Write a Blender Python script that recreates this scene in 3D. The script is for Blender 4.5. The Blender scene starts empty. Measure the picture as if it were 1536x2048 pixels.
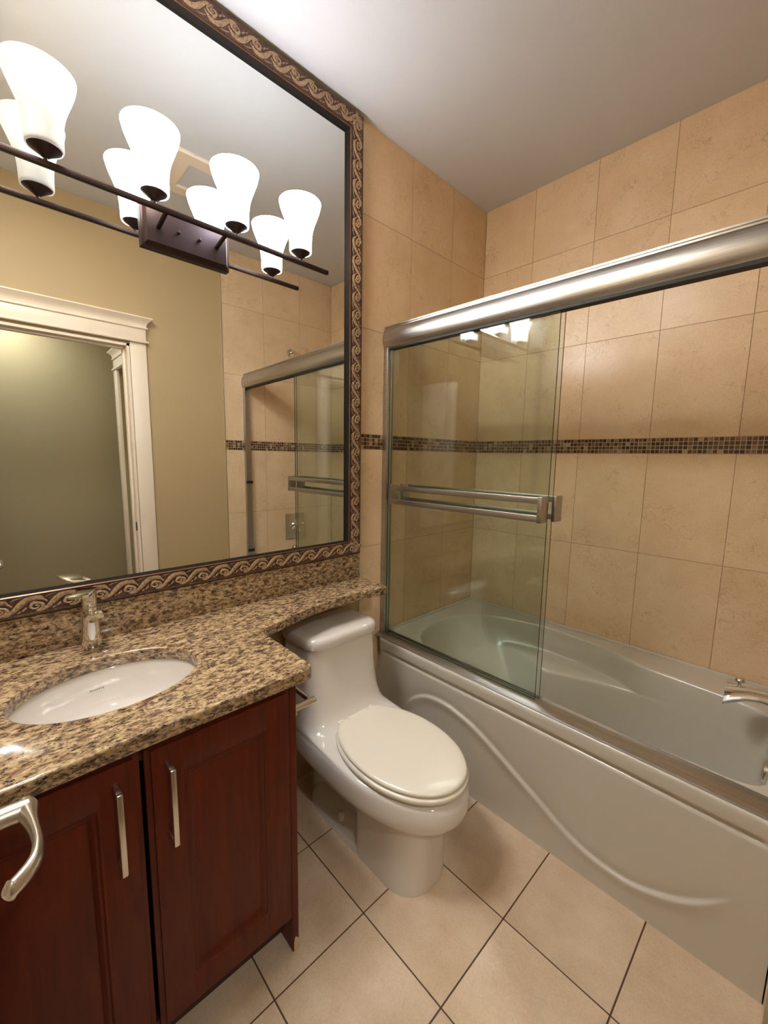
import bpy, bmesh, math, random
from mathutils import Vector, Matrix

random.seed(7)
PI = math.pi
S = bpy.context.scene
COL = S.collection

# ------------------------------------------------------------------ camera
FPX = 825.94
cam_data = bpy.data.cameras.new('camera')
cam_data.sensor_fit = 'HORIZONTAL'
cam_data.sensor_width = 36.0
cam_data.lens = 36.0 * FPX / 1536.0
cam_data.clip_start = 0.01
cam = bpy.data.objects.new('camera', cam_data)
COL.objects.link(cam)
cam.rotation_mode = 'XYZ'
cam.location = (1.45148, -2.15475, 1.42471)
cam.rotation_euler = (1.4396311, -0.0160144, 0.8103913)
S.camera = cam

# ------------------------------------------------------------------ world, exposure, lights
w = bpy.data.worlds.new('world')
S.world = w
w.use_nodes = True
w.node_tree.nodes['Background'].inputs[0].default_value = (0.5, 0.5, 0.5, 1)
w.node_tree.nodes['Background'].inputs[1].default_value = 0.0
S.view_settings.view_transform = 'Standard'
S.view_settings.look = 'None'
S.view_settings.gamma = 1.0
S.view_settings.use_curve_mapping = False
S.view_settings.exposure = 0.30
S.cycles.use_denoising = True
S.cycles.max_bounces = 14
S.cycles.diffuse_bounces = 6
S.cycles.glossy_bounces = 8
S.cycles.transmission_bounces = 8
S.cycles.transparent_max_bounces = 24
S.cycles.sample_clamp_indirect = 40.0
S.cycles.blur_glossy = 0.4

# sconce lamps: (Y, colour, bulb strength, shade glow)
BULBS = [(-2.000, (1.0, 0.95, 0.88), 0.8, 0.10),
         (-1.767, (1.0, 0.96, 0.94), 30.0, 11.0),
         (-1.534, (0.86, 0.98, 1.26), 33.0, 12.8),
         (-1.301, (1.0, 0.96, 0.93), 30.0, 11.0)]
HALL_LAMP = 430.0        # recessed hall light
FILL_LIGHT = 51.0     # added fill light, an unseen square panel in the bathroom ceiling

# ------------------------------------------------------------------ helpers
def off_of(o):
    v = Vector((0, 0, 0))
    while o is not None:
        v = v + Vector(o.location)
        o = o.parent
    return v

class B:
    """collects shapes, in world coordinates, into one mesh"""
    def __init__(self):
        self.bm = bmesh.new()
    def add(self, other):
        me = bpy.data.meshes.new('tmp')
        other.to_mesh(me); other.free()
        self.bm.from_mesh(me)
        bpy.data.meshes.remove(me)
    def box(self, x0, x1, y0, y1, z0, z1, bev=0.0, seg=2, mi=0):
        b = bmesh.new()
        bmesh.ops.create_cube(b, size=1.0)
        for v in b.verts:
            v.co = Vector((x0 + (v.co.x + .5) * (x1 - x0), y0 + (v.co.y + .5) * (y1 - y0), z0 + (v.co.z + .5) * (z1 - z0)))
        if bev > 0:
            bmesh.ops.bevel(b, geom=b.edges[:], offset=bev, segments=seg, affect='EDGES', profile=0.5)
        for f in b.faces: f.material_index = mi
        self.add(b)
        return self
    def obox(self, c, size, rot, bev=0.0, seg=2):
        b = bmesh.new()
        bmesh.ops.create_cube(b, size=1.0)
        for v in b.verts: v.co = Vector((v.co.x * size[0], v.co.y * size[1], v.co.z * size[2]))
        if bev > 0:
            bmesh.ops.bevel(b, geom=b.edges[:], offset=bev, segments=seg, affect='EDGES', profile=0.5)
        M = Matrix.Translation(c) @ rot.to_4x4()
        bmesh.ops.transform(b, matrix=M, verts=b.verts)
        self.add(b)
        return self
    def loft(self, rings, cap0=True, cap1=True, closed=True):
        b = bmesh.new()
        vs = [[b.verts.new(p) for p in r] for r in rings]
        n = len(rings[0])
        for i in range(len(rings) - 1):
            for j in range(n if closed else n - 1):
                k = (j + 1) % n
                b.faces.new((vs[i][j], vs[i][k], vs[i + 1][k], vs[i + 1][j]))
        if closed and cap0: b.faces.new(list(reversed(vs[0])))
        if closed and cap1: b.faces.new(vs[-1])
        bmesh.ops.recalc_face_normals(b, faces=b.faces)
        self.add(b)
        return self
    def tube(self, pts, r, n=16, caps=True, flat=None):
        pts = [Vector(p) for p in pts]
        rr = r if isinstance(r, (list, tuple)) else [r] * len(pts)
        rings = []
        up = None
        for i, p in enumerate(pts):
            a = pts[max(i - 1, 0)]; c = pts[min(i + 1, len(pts) - 1)]
            d = (c - a).normalized()
            if up is None:
                up = Vector((0, 0, 1)) if abs(d.z) < .9 else Vector((1, 0, 0))
            s = d.cross(up).normalized()
            up = s.cross(d).normalized()
            k = rr[i]
            kx, ky = (k, k) if not isinstance(k, (list, tuple)) else k
            rings.append([p + s * (math.cos(2 * PI * j / n) * kx) + up * (math.sin(2 * PI * j / n) * ky) for j in range(n)])
        return self.loft(rings, caps, caps)
    def cyl(self, p0, p1, r0, r1=None, n=28):
        return self.tube([p0, p1], [r0, r0 if r1 is None else r1], n)
    def lathe(self, prof, c, n=40, axis='z', cap0=True, cap1=True):
        rings = []
        for r, h in prof:
            ring = []
            for j in range(n):
                a = 2 * PI * j / n
                if axis == 'z': p = (c[0] + r * math.cos(a), c[1] + r * math.sin(a), c[2] + h)
                elif axis == 'x': p = (c[0] + h, c[1] + r * math.cos(a), c[2] + r * math.sin(a))
                else: p = (c[0] + r * math.cos(a), c[1] + h, c[2] + r * math.sin(a))
                ring.append(p)
            rings.append(ring)
        return self.loft(rings, cap0, cap1)
    def prism_x(self, poly, x0, x1, dz1=0.0):
        """poly of (y, z), swept along x; dz1 lifts the far end"""
        return self.loft([[(x0, y, z) for y, z in poly], [(x1, y, z + dz1) for y, z in poly]])
    def prism_z(self, poly, z0, z1):
        return self.loft([[(x, y, z0) for x, y in poly], [(x, y, z1) for x, y in poly]])
    def sph(self, c, r, sx=1, sy=1, sz=1, n=20):
        b = bmesh.new()
        bmesh.ops.create_uvsphere(b, u_segments=n, v_segments=max(8, n // 2), radius=r)
        for v in b.verts: v.co = Vector((c[0] + v.co.x * sx, c[1] + v.co.y * sy, c[2] + v.co.z * sz))
        self.add(b)
        return self
    def obj(self, name, mats, parent=None, smooth=35, **props):
        me = bpy.data.meshes.new(name)
        o = off_of(parent)
        for v in self.bm.verts: v.co -= o
        self.bm.to_mesh(me); self.bm.free()
        for m in (mats if isinstance(mats, (list, tuple)) else [mats]): me.materials.append(m)
        if smooth:
            me.shade_smooth()
            me.set_sharp_from_angle(angle=math.radians(smooth))
        ob = bpy.data.objects.new(name, me)
        COL.objects.link(ob)
        if parent is not None: ob.parent = parent
        for k, v in props.items(): ob[k] = v
        return ob

def thing(name, label, cat, loc, group=None):
    o = bpy.data.objects.new(name, None)
    COL.objects.link(o)
    o.empty_display_size = 0.05
    o.location = loc
    o['label'] = label; o['category'] = cat
    if group: o['group'] = group
    return o

def supel(xb, xf, w, xm, nb, nf, yc, z, N=96):
    out = []
    for j in range(N):
        a = 2 * PI * j / N
        c, s = math.cos(a), math.sin(a)
        n = nf if c >= 0 else nb
        ax = abs(c) ** (2.0 / n); ay = abs(s) ** (2.0 / n)
        x = xm + (xf - xm) * ax if c >= 0 else xm - (xm - xb) * ax
        out.append(Vector((x, yc + w * math.copysign(ay, s), z)))
    return out

def spline(pts, n, closed=False):
    """Catmull-Rom through pts, n samples per span"""
    P = [Vector(p) for p in pts]
    m = len(P); out = []
    for i in range(m if closed else m - 1):
        if closed:
            p0, p1, p2, p3 = P[i - 1], P[i], P[(i + 1) % m], P[(i + 2) % m]
        else:
            p0, p1, p2, p3 = P[max(i - 1, 0)], P[i], P[i + 1], P[min(i + 2, m - 1)]
        for k in range(n):
            t = k / n
            out.append(0.5 * ((2 * p1) + (-p0 + p2) * t + (2 * p0 - 5 * p1 + 4 * p2 - p3) * t * t + (-p0 + 3 * p1 - 3 * p2 + p3) * t ** 3))
    if not closed: out.append(P[-1])
    return out

def ss_(t):
    t = min(1, max(0, t)); return t * t * (3 - 2 * t)

def resample(loop, N):
    """N points evenly spaced along a closed loop"""
    L = [0.0]
    m = len(loop)
    for i in range(m): L.append(L[-1] + (loop[(i + 1) % m] - loop[i]).length)
    out = []; i = 0
    for k in range(N):
        t = L[-1] * k / N
        while L[i + 1] < t: i += 1
        f = (t - L[i]) / max(1e-9, L[i + 1] - L[i])
        out.append(loop[i].lerp(loop[(i + 1) % m], f))
    return out

# ------------------------------------------------------------------ materials
def lin(r, g, b):
    f = lambda c: (c / 255) / 12.92 if c / 255 <= .04045 else ((c / 255 + .055) / 1.055) ** 2.4
    return (f(r), f(g), f(b), 1)

class N:
    def __init__(self, name):
        self.m = bpy.data.materials.new(name)
        self.m.use_nodes = True
        self.t = self.m.node_tree
        self.b = self.t.nodes['Principled BSDF']
        self.out = self.t.nodes['Material Output']
    def n(self, typ, **kw):
        x = self.t.nodes.new(typ)
        for k, v in kw.items():
            if k.startswith('i_'):
                x.inputs[k[2:].replace('_', ' ')].default_value = v
            else: setattr(x, k, v)
        return x
    def l(self, a, b): self.t.links.new(a, b)
    def coord(self): return self.n('ShaderNodeNewGeometry').outputs['Position']
    def noise(self, vec, scale, detail=4, rough=.55, dist=0.0):
        x = self.n('ShaderNodeTexNoise')
        x.inputs['Scale'].default_value = scale; x.inputs['Detail'].default_value = detail
        x.inputs['Roughness'].default_value = rough; x.inputs['Distortion'].default_value = dist
        self.l(vec, x.inputs['Vector'])
        return x.outputs['Fac']
    def ramp(self, fac, stops, interp='LINEAR'):
        x = self.n('ShaderNodeValToRGB')
        e = x.color_ramp.elements
        x.color_ramp.interpolation = interp
        while len(e) < len(stops): e.new(0.5)
        for k, (p, c) in enumerate(stops):
            e[k].position = p; e[k].color = c if len(c) == 4 else (*c, 1)
        self.l(fac, x.inputs['Fac'])
        return x.outputs['Color']
    def mix(self, fac, a, b, mode='MIX'):
        x = self.n('ShaderNodeMix', data_type='RGBA', blend_type=mode)
        if hasattr(fac, 'is_linked'): self.l(fac, x.inputs['Factor'])
        else: x.inputs['Factor'].default_value = fac
        for s, v in (('A', a), ('B', b)):
            i = [q for q in x.inputs if q.name == s and q.type == 'RGBA'][0]
            if hasattr(v, 'is_linked'): self.l(v, i)
            else: i.default_value = v
        return [q for q in x.outputs if q.type == 'RGBA'][0]
    def math(self, op, a, b=0.0):
        x = self.n('ShaderNodeMath', operation=op)
        for i, v in enumerate((a, b)):
            if hasattr(v, 'is_linked'): self.l(v, x.inputs[i])
            else: x.inputs[i].default_value = v
        return x.outputs[0]
    def scale(self, vec, s):
        x = self.n('ShaderNodeVectorMath', operation='MULTIPLY')
        self.l(vec, x.inputs[0]); x.inputs[1].default_value = s
        return x.outputs[0]
    def set(self, color=None, rough=None, metal=None, coat=None, spec=None, coat_rough=None):
        def put(k, v):
            if v is None: return
            if hasattr(v, 'is_linked'): self.l(v, self.b.inputs[k])
            else: self.b.inputs[k].default_value = v
        put('Base Color', color); put('Roughness', rough); put('Metallic', metal)
        put('Coat Weight', coat); put('Specular IOR Level', spec); put('Coat Roughness', coat_rough)
    def bump(self, h, strength=.2, dist=.002):
        x = self.n('ShaderNodeBump')
        x.inputs['Strength'].default_value = strength; x.inputs['Distance'].default_value = dist
        self.l(h, x.inputs['Height'])
        self.l(x.outputs[0], self.b.inputs['Normal'])

def plain(name, col, rough=.5, metal=0.0, coat=0.0, spec=.5):
    q = N(name); q.set(col, rough, metal, coat, spec)
    return q.m

def paint(name, col, rough=.6, tex=60, strength=.08):
    q = N(name)
    p = q.coord()
    q.set(q.mix(q.noise(p, 3.0, 3), col, tuple(c * .95 for c in col[:3]) + (1,)), rough)
    q.bump(q.noise(p, tex * 4, 3, .6), strength, .002)
    return q.m

def tile_mat(name, base, dark, vein, veinscale=16, rough=.3, island=.05, vw=.022, va=.55, bump=.06):
    q = N(name)
    p = q.coord()
    rnd = q.n('ShaderNodeNewGeometry').outputs['Random Per Island']
    sh = q.n('ShaderNodeVectorMath', operation='MULTIPLY_ADD')
    q.l(rnd, sh.inputs[0]); sh.inputs[1].default_value = (31, 17, 23); q.l(p, sh.inputs[2])
    v = sh.outputs[0]
    cloud = q.noise(v, 5.0, 4, .6)
    c = q.ramp(cloud, [(.3, dark), (.68, base)])
    # fine curly veins: thin contour lines of a distorted noise
    n1 = q.noise(v, veinscale, 5, .62, .6)
    d = q.math('ABSOLUTE', q.math('SUBTRACT', n1, .5))
    line = q.ramp(d, [(0.0, (1, 1, 1, 1)), (vw, (0, 0, 0, 1))])
    brk = q.ramp(q.noise(v, 9.0, 3, .6), [(.5, (0, 0, 0, 1)), (.63, (1, 1, 1, 1))])
    msk = q.math('MULTIPLY', q.math('MULTIPLY', line, brk), va)
    c = q.mix(msk, c, vein)
    sp = q.ramp(q.noise(v, 190, 2, .5), [(.32, (.80, .80, .80, 1)), (.6, (1, 1, 1, 1))])
    c = q.mix(.45, c, sp, 'MULTIPLY')
    tone = q.ramp(rnd, [(0, (1 - island, 1 - island, 1 - island, 1)), (1, (1, 1, 1, 1))])
    c = q.mix(1.0, c, tone, 'MULTIPLY')
    q.set(c, rough, None, None, .35)
    q.bump(q.noise(v, 45, 4, .6), bump, .002)
    return q.m

M = {}
M['wall_tile'] = tile_mat('beige_wall_tile', lin(234, 208, 172), lin(222, 192, 154), lin(134, 98, 66), 22, .27, .05, .02, .40, .02)
M['floor_tile'] = tile_mat('cream_floor_tile', lin(226, 204, 176), lin(203, 177, 147), lin(176, 148, 116), 7, .38, .04, .02, .22)
M['wall_grout'] = plain('wall_grout', lin(150, 122, 92), .8)
M['floor_grout'] = plain('floor_grout', lin(92, 66, 48), .85)
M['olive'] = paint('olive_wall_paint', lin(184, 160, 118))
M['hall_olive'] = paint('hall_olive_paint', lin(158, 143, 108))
M['ceiling'] = paint('white_ceiling_paint', lin(208, 209, 211), .8, 40, .15)
M['trim'] = paint('white_trim_paint', lin(236, 220, 198), .4, 10, .02)
M['hall_trim'] = M['trim']
M['tub'] = plain('tub_acrylic', lin(204, 200, 189), .22, 0, .25)
M['porcelain'] = plain('white_porcelain', lin(222, 216, 208), .08, 0, .6)
M['seat'] = plain('ivory_seat_plastic', lin(229, 222, 206), .2, 0, .2)
M['chrome'] = plain('chrome', (.78, .77, .75, 1), .07, 1.0)
M['satin'] = plain('satin_nickel', (.66, .62, .55, 1), .28, 1.0)
M['bronze'] = plain('oil_rubbed_bronze', lin(52, 36, 32), .42, .6)
M['black'] = plain('black_lip_lacquer', (.022, .018, .016, 1), .6, 0, .0)
M['black'].node_tree.nodes['Principled BSDF'].inputs['IOR'].default_value = 1.0
M['rubber'] = plain('matt_black', (.012, .012, .010, 1), .6)
M['chip'] = plain('bare_wood_chip', lin(214, 190, 140), .8)
M['ink'] = plain('grey_ink', lin(120, 112, 104), .5)
M['dark'] = plain('dark_gap', (.01, .008, .007, 1), .7)

# brushed aluminium
q = N('brushed_aluminium')
p = q.scale(q.coord(), (3, 260, 260))
st = q.noise(p, 1.0, 3, .6)
q.set(q.ramp(st, [(.3, (.38, .365, .34, 1)), (.7, (.54, .52, .49, 1))]), q.math('ADD', q.math('MULTIPLY', st, .12), .26), 1.0)
M['alu'] = q.m

# mosaic: each small tile picks one of a few browns
q = N('brown_glass_mosaic')
rnd = q.n('ShaderNodeNewGeometry').outputs['Random Per Island']
q.set(q.ramp(rnd, [(0, lin(72, 46, 34)), (.25, lin(104, 74, 54)), (.45, lin(140, 116, 88)), (.58, lin(86, 56, 40)),
                   (.76, lin(124, 98, 74)), (.86, lin(178, 156, 124)), (.92, lin(60, 40, 32))], 'CONSTANT'), .18)
M['mosaic'] = q.m
M['mosaic_grout'] = plain('mosaic_grout', lin(196, 176, 146), .8)

# granite: tan ground, brown and black flecks stretched along the counter
q = N('brown_tan_granite')
p = q.coord()
pst = q.scale(p, (1.6, 0.75, 1.6))
a = q.noise(pst, 60, 6, .72, .5)
c = q.ramp(a, [(.30, lin(40, 30, 28)), (.41, lin(84, 66, 54)), (.48, lin(146, 120, 90)), (.57, lin(188, 160, 122)), (.72, lin(212, 190, 156))])
b2 = q.noise(pst, 125, 4, .7, .3)
c = q.mix(q.ramp(b2, [(.38, (1, 1, 1, 1)), (.45, (0, 0, 0, 1))]), c, lin(40, 32, 32))
b3 = q.noise(pst, 34, 3, .6)
c = q.mix(q.ramp(b3, [(.60, (0, 0, 0, 1)), (.70, (.55, .55, .55, 1))]), c, lin(204, 174, 126))
b4 = q.noise(pst, 30, 3, .6, .2)
c = q.mix(q.ramp(b4, [(.30, (.6, .6, .6, 1)), (.42, (0, 0, 0, 1))]), c, lin(112, 74, 58))
q.set(c, .12, 0, .3)
M['granite'] = q.m

# cherry cabinet wood: red brown with faint vertical grain
q = N('cherry_wood')
p = q.scale(q.coord(), (26, 26, 2.2))
g = q.noise(p, 2.2, 6, .6, .5)
q.set(q.ramp(g, [(.25, lin(74, 27, 13)), (.75, lin(104, 41, 20))]), .42, 0, 0, .22)
q.bump(q.noise(p, 8, 4), .04, .001)
M['wood'] = q.m
M['wood_dark'] = plain('dark_cherry_edge', lin(62, 32, 24), .45)

# mirror frame ground: mottled dark brown; ornament: rubbed cream gold
q = N('frame_brown')
p = q.coord()
q.set(q.ramp(q.noise(p, 75, 5, .7, .6), [(.38, lin(56, 36, 28)), (.55, lin(88, 58, 46)), (.70, lin(122, 88, 68))]), .4)
M['frame'] = q.m
q = N('frame_cream_ornament')
p = q.coord()
q.set(q.ramp(q.noise(p, 160, 4, .7, .4), [(.34, lin(108, 82, 60)), (.54, lin(176, 147, 114))]), .4)
M['ornament'] = q.m
M['frame_line'] = plain('frame_outline', lin(34, 20, 16), .5)
M['frame_edge'] = plain('frame_bronze_edge', lin(168, 128, 104), .25, .9)
M['mirror'] = plain('mirror_silver', (.81, .83, .81, 1), .0, 1.0)

# clear glass sheet, faint green, thin enough to need no refraction
def glass_mat(name, tint, ior=1.45):
    q = N(name)
    q.t.nodes.remove(q.b)
    tr = q.n('ShaderNodeBsdfTransparent'); tr.inputs[0].default_value = tint
    gl = q.n('ShaderNodeBsdfGlossy'); gl.inputs['Roughness'].default_value = 0.0
    gl.inputs[0].default_value = (1, 1, 1, 1)
    fr = q.n('ShaderNodeFresnel')
    bf = q.n('ShaderNodeNewGeometry').outputs['Backfacing']     # same reflectance from either side of the thin sheet
    q.l(q.math('ADD', q.math('MULTIPLY', bf, 1 / ior - ior), ior), fr.inputs['IOR'])
    mx = q.n('ShaderNodeMixShader')
    q.l(fr.outputs[0], mx.inputs[0]); q.l(tr.outputs[0], mx.inputs[1]); q.l(gl.outputs[0], mx.inputs[2])
    q.l(mx.outputs[0], q.out.inputs[0])
    return q.m
M['glass'] = glass_mat('green_tinted_glass', (.922, .952, .938, 1))
M['glass_edge'] = plain('glass_edge_green', lin(58, 66, 44), .2)

# frosted lamp shade: glows itself, scatters the bulb's light and lets a little straight through
def shade_mat(name, colr, glow):
    q = N(name)
    q.t.nodes.remove(q.b)
    tl = q.n('ShaderNodeBsdfTranslucent'); tl.inputs[0].default_value = (.70, .67, .63, 1)
    df = q.n('ShaderNodeBsdfDiffuse'); df.inputs[0].default_value = (.62, .60, .57, 1)
    tp = q.n('ShaderNodeBsdfTransparent'); tp.inputs[0].default_value = (1, 1, 1, 1)
    em = q.n('ShaderNodeEmission'); em.inputs[0].default_value = (*colr, 1); em.inputs[1].default_value = glow
    m1 = q.n('ShaderNodeMixShader'); m1.inputs[0].default_value = .42
    m2 = q.n('ShaderNodeMixShader'); m2.inputs[0].default_value = .12
    ad = q.n('ShaderNodeAddShader')
    q.l(tl.outputs[0], m1.inputs[1]); q.l(df.outputs[0], m1.inputs[2])
    q.l(m1.outputs[0], m2.inputs[1]); q.l(tp.outputs[0], m2.inputs[2])
    q.l(m2.outputs[0], ad.inputs[0]); q.l(em.outputs[0], ad.inputs[1]); q.l(ad.outputs[0], q.out.inputs[0])
    return q.m

def emit(name, col, strength):
    q = N(name)
    q.t.nodes.remove(q.b)
    e = q.n('ShaderNodeEmission'); e.inputs[0].default_value = (*col, 1); e.inputs[1].default_value = strength
    q.l(e.outputs[0], q.out.inputs[0])
    return q.m

# ------------------------------------------------------------------ the setting
H = 2.807
XC = 1.497          # tiled / painted face of the rear wall
YD = -2.36          # side wall left of the vanity
PT = -0.92          # where paint ends and tile begins
def struct(b, name, mat, parent=None, **k):
    o = b.obj(name, mat, parent, **k)
    if parent is None: o['kind'] = 'structure'
    return o

# floor: grout bed and square tiles
fl = struct(B().box(-.02, 1.617, YD, .02, -.06, -.0015), 'floor', M['floor_grout'], smooth=0)
t = B()
g = .0022
P = .3095
xs = [-.012] + [.607 - 2 * P + P * k for k in range(1, 6)] + [1.617]
xs = [x for x in xs if x <= 1.617]
xs = sorted(set(round(x, 4) for x in xs))
ys = [YD] + [-1.409 + P * k for k in range(-3, 5) if YD + .02 < -1.409 + P * k < -.9] + [-.3]
for i in range(len(xs) - 1):
    for j in range(len(ys) - 1):
        t.box(xs[i] + g, xs[i + 1] - g, ys[j] + g, ys[j + 1] - g, -.0095, 0)
t.obj('floor_tiles', M['floor_tile'], fl, smooth=0)

struct(B().box(-.1, 1.617, YD - .1, .1, H, H + .08), 'ceiling', M['ceiling'], smooth=0)

# tile courses (bottom to top) with the mosaic band between two of them
ROWS = [(0, .0815), (.0815, .5427), (.5427, 1.0039), (1.0039, 1.4615), (1.5297, 1.9906), (1.9906, 2.4515), (2.4515, H)]
BAND = (1.4615, 1.5297)
def clad(put, edges, z_from=0.0, rows=ROWS):
    """put(a0, a1, z0, z1, depth) adds a tile spanning edge coordinate a and height z"""
    gg = .0011
    for i in range(len(edges) - 1):
        for z0, z1 in rows:
            if z1 <= z_from: continue
            put(edges[i] + gg, edges[i + 1] - gg, max(z0, z_from) + gg, z1 - gg)
def mosaic(put, a0, a1):
    n = round((a1 - a0) / .01705); s = (a1 - a0) / n; r = (BAND[1] - BAND[0]) / 4
    for i in range(n):
        for k in range(4):
            put(a0 + i * s + .0014, a0 + (i + 1) * s - .0014, BAND[0] + k * r + .0014, BAND[0] + (k + 1) * r - .0014)

# left wall (mirror side): olive paint, then tile from the tub to the mirror
wl = struct(B().box(-.1, -.006, YD - .1, .1, -.05, H), 'wall_left', M['olive'], smooth=0)
B().box(-.0055, -.0012, PT, -.006, 0, H).obj('tile_grout', M['wall_grout'], wl, smooth=0)
t = B()
put = lambda a0, a1, z0, z1: t.box(-.005, 0, a0, a1, z0, z1)
clad(put, [PT, -.6134, -.3064, -.0005], 0)
t.obj('wall_tiles', M['wall_tile'], wl, smooth=0)
B().box(-.0055, -.0008, PT, -.006, *BAND).obj('band_grout', M['mosaic_grout'], wl, smooth=0)
t = B(); put = lambda a0, a1, z0, z1: t.box(-.005, .0004, a0, a1, z0, z1)
mosaic(put, PT, -.001)
t.obj('mosaic_band', M['mosaic'], wl, smooth=0)
B().box(-.006, .0012, PT - .003, PT, 0, H).obj('tile_edge_strip', M['satin'], wl, smooth=0)

# right wall along the tub
wr = struct(B().box(-.1, 1.62, .006, .1, -.05, H), 'wall_right', M['wall_grout'], smooth=0)
B().box(0, XC, .0012, .006, 0, H).obj('tile_grout', M['wall_grout'], wr, smooth=0)
t = B(); put = lambda a0, a1, z0, z1: t.box(a0, a1, 0, .005, z0, z1)
clad(put, [.0003, .2956, .6026, .9096, 1.2166, XC], .2)
t.obj('wall_tiles', M['wall_tile'], wr, smooth=0)
B().box(0, XC, .0008, .006, *BAND).obj('band_grout', M['mosaic_grout'], wr, smooth=0)
t = B(); put = lambda a0, a1, z0, z1: t.box(a0, a1, -.0004, .005, z0, z1)
mosaic(put, .001, XC - .001)
t.obj('mosaic_band', M['mosaic'], wr, smooth=0)

# rear wall (the one with the doorway, behind the camera)
DY0, DY1, DZ = -2.245, -1.490, 2.075
X0, X1 = 1.503, 1.617
b = B()
b.box(X0, X1, DY1, .1, -.05, H)
b.box(X0, X1, DY0, DY1, DZ, H)
b.box(X0, X1, -3.7, DY0, -.05, H)
wb = struct(b, 'wall_rear', M['olive'], smooth=0)
B().box(XC + .0012, X0 + .001, PT, -.006, 0, H).obj('tile_grout', M['wall_grout'], wb, smooth=0)
t = B(); put = lambda a0, a1, z0, z1: t.box(XC, XC + .005, a0, a1, z0, z1)
clad(put, [PT, -.6134, -.3064, -.0005], 0)
t.obj('wall_tiles', M['wall_tile'], wb, smooth=0)
B().box(XC + .0008, X0 + .001, PT, -.006, *BAND).obj('band_grout', M['mosaic_grout'], wb, smooth=0)
t = B(); put = lambda a0, a1, z0, z1: t.box(XC - .0004, XC + .005, a0, a1, z0, z1)
mosaic(put, PT, -.001)
t.obj('mosaic_band', M['mosaic'], wb, smooth=0)
B().box(XC - .0012, X0 + .001, PT - .003, PT, 0, H).obj('tile_edge_strip', M['satin'], wb, smooth=0)

struct(B().box(-.1, X0, YD - .1, YD, -.05, H), 'wall_front', M['olive'], smooth=0)

# doorway casing towards the bathroom
def casing_head(b, face, sgn, y0, y1, z):
    """stacked head: bead, frieze, bead, flared crown, cap; grows from the face along sgn*x"""
    def bx(out, za, zb, ov, bev=.002):
        xa, xb_ = sorted((face, face + sgn * out))
        b.box(xa, xb_, y0 - ov, y1 + ov, za, zb, bev)
    bx(.034, z, z + .014, .012, .004)
    bx(.022, z + .014, z + .082, .0)
    bx(.032, z + .082, z + .094, .010, .004)
    r = []
    for out, ov, dz in ((.024, .002, .094), (.027, .005, .106), (.036, .014, .124), (.052, .030, .136), (.056, .034, .140), (.056, .034, .146)):
        xa, xb_ = sorted((face, face + sgn * out))
        r.append([(xa, y0 - ov, z + dz), (xb_, y0 - ov, z + dz), (xb_, y1 + ov, z + dz), (xa, y1 + ov, z + dz)])
    b.loft(r)
b = B()
b.box(1.489, X0, -1.487, -1.399, 0, 2.088, .003)
b.box(1.489, X0, -2.335, -2.248, 0, 2.088, .003)
casing_head(b, X0, -1, -2.335, -1.399, 2.088)
struct(b, 'trim_1', M['trim'])
# jamb lining with its stop, and the strike plate
b = B()
b.box(1.492, X1 + .004, DY1 - .014, DY1, 0, DZ - .0)
b.box(1.492, X1 + .004, DY0, DY0 + .012, 0, DZ)
b.box(1.492, X1 + .004, DY0, DY1, DZ - .014, DZ)
b.box(1.535, 1.572, DY1 - .026, DY1 - .014, 0, DZ - .014, .003)
b.box(1.535, 1.572, DY0 + .012, DY1 - .014, DZ - .026, DZ - .014, .003)
jm = struct(b, 'trim_2', M['trim'])
B().box(1.505, 1.531, DY1 - .0155, DY1 - .0138, .94, .995, .0005).obj('strike_plate', M['rubber'], jm)
# hall side casing
b = B()
b.box(X1, X1 + .022, -1.490, -1.400, 0, 2.088, .003)
b.box(X1, X1 + .022, -2.335, -2.245, 0, 2.088, .003)
casing_head(b, X1, 1, -2.335, -1.400, 2.088)
struct(b, 'trim_3', M['trim'])

# the hall behind the doorway, seen in the mirror
HX, HY = 2.76, -1.335
struct(B().box(X1, HX + .1, -3.7, HY + .1, -.06, 0), 'floor_hall', plain('hall_floor_wood', lin(120, 88, 60), .4), smooth=0)
struct(B().box(X1, HX + .1, -3.7, HY + .1, 2.52, 2.60), 'ceiling_hall', M['ceiling'], smooth=0)
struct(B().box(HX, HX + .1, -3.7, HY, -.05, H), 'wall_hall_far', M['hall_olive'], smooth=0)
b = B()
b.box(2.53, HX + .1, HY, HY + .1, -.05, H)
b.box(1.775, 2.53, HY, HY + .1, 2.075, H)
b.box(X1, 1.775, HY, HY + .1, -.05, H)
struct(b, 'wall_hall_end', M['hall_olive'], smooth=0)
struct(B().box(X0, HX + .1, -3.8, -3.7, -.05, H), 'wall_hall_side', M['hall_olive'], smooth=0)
b = B()
b.box(2.525, 2.615, HY - .022, HY, 0, 2.088, .003)
b.box(2.545, 2.553, HY - .026, HY, 0, 2.088, .002)
b.box(1.69, 1.78, HY - .022, HY, 0, 2.088, .003)
def head_y(b, y, x0, x1, z):
    for out, za, zb, ov in ((.034, 0, .014, .012), (.022, .014, .082, 0), (.032, .082, .094, .010)):
        b.box(x0 - ov, x1 + ov, y - out, y, z + za, z + zb, .002)
    r = []
    for out, ov, dz in ((.024, .002, .094), (.027, .005, .106), (.036, .014, .124), (.052, .030, .136), (.056, .034, .140), (.056, .034, .146)):
        r.append([(x0 - ov, y - out, z + dz), (x1 + ov, y - out, z + dz), (x1 + ov, y, z + dz), (x0 - ov, y, z + dz)])
    b.loft(r)
head_y(b, HY, 1.69, 2.615, 2.088)
struct(b, 'trim_4', M['trim'])
b = B()
b.box(1.78, 2.525, HY + .03, HY + .065, .005, 2.07, .002)
b.box(1.90, 2.41, HY + .024, HY + .03, 1.05, 1.94, .004)
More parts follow.
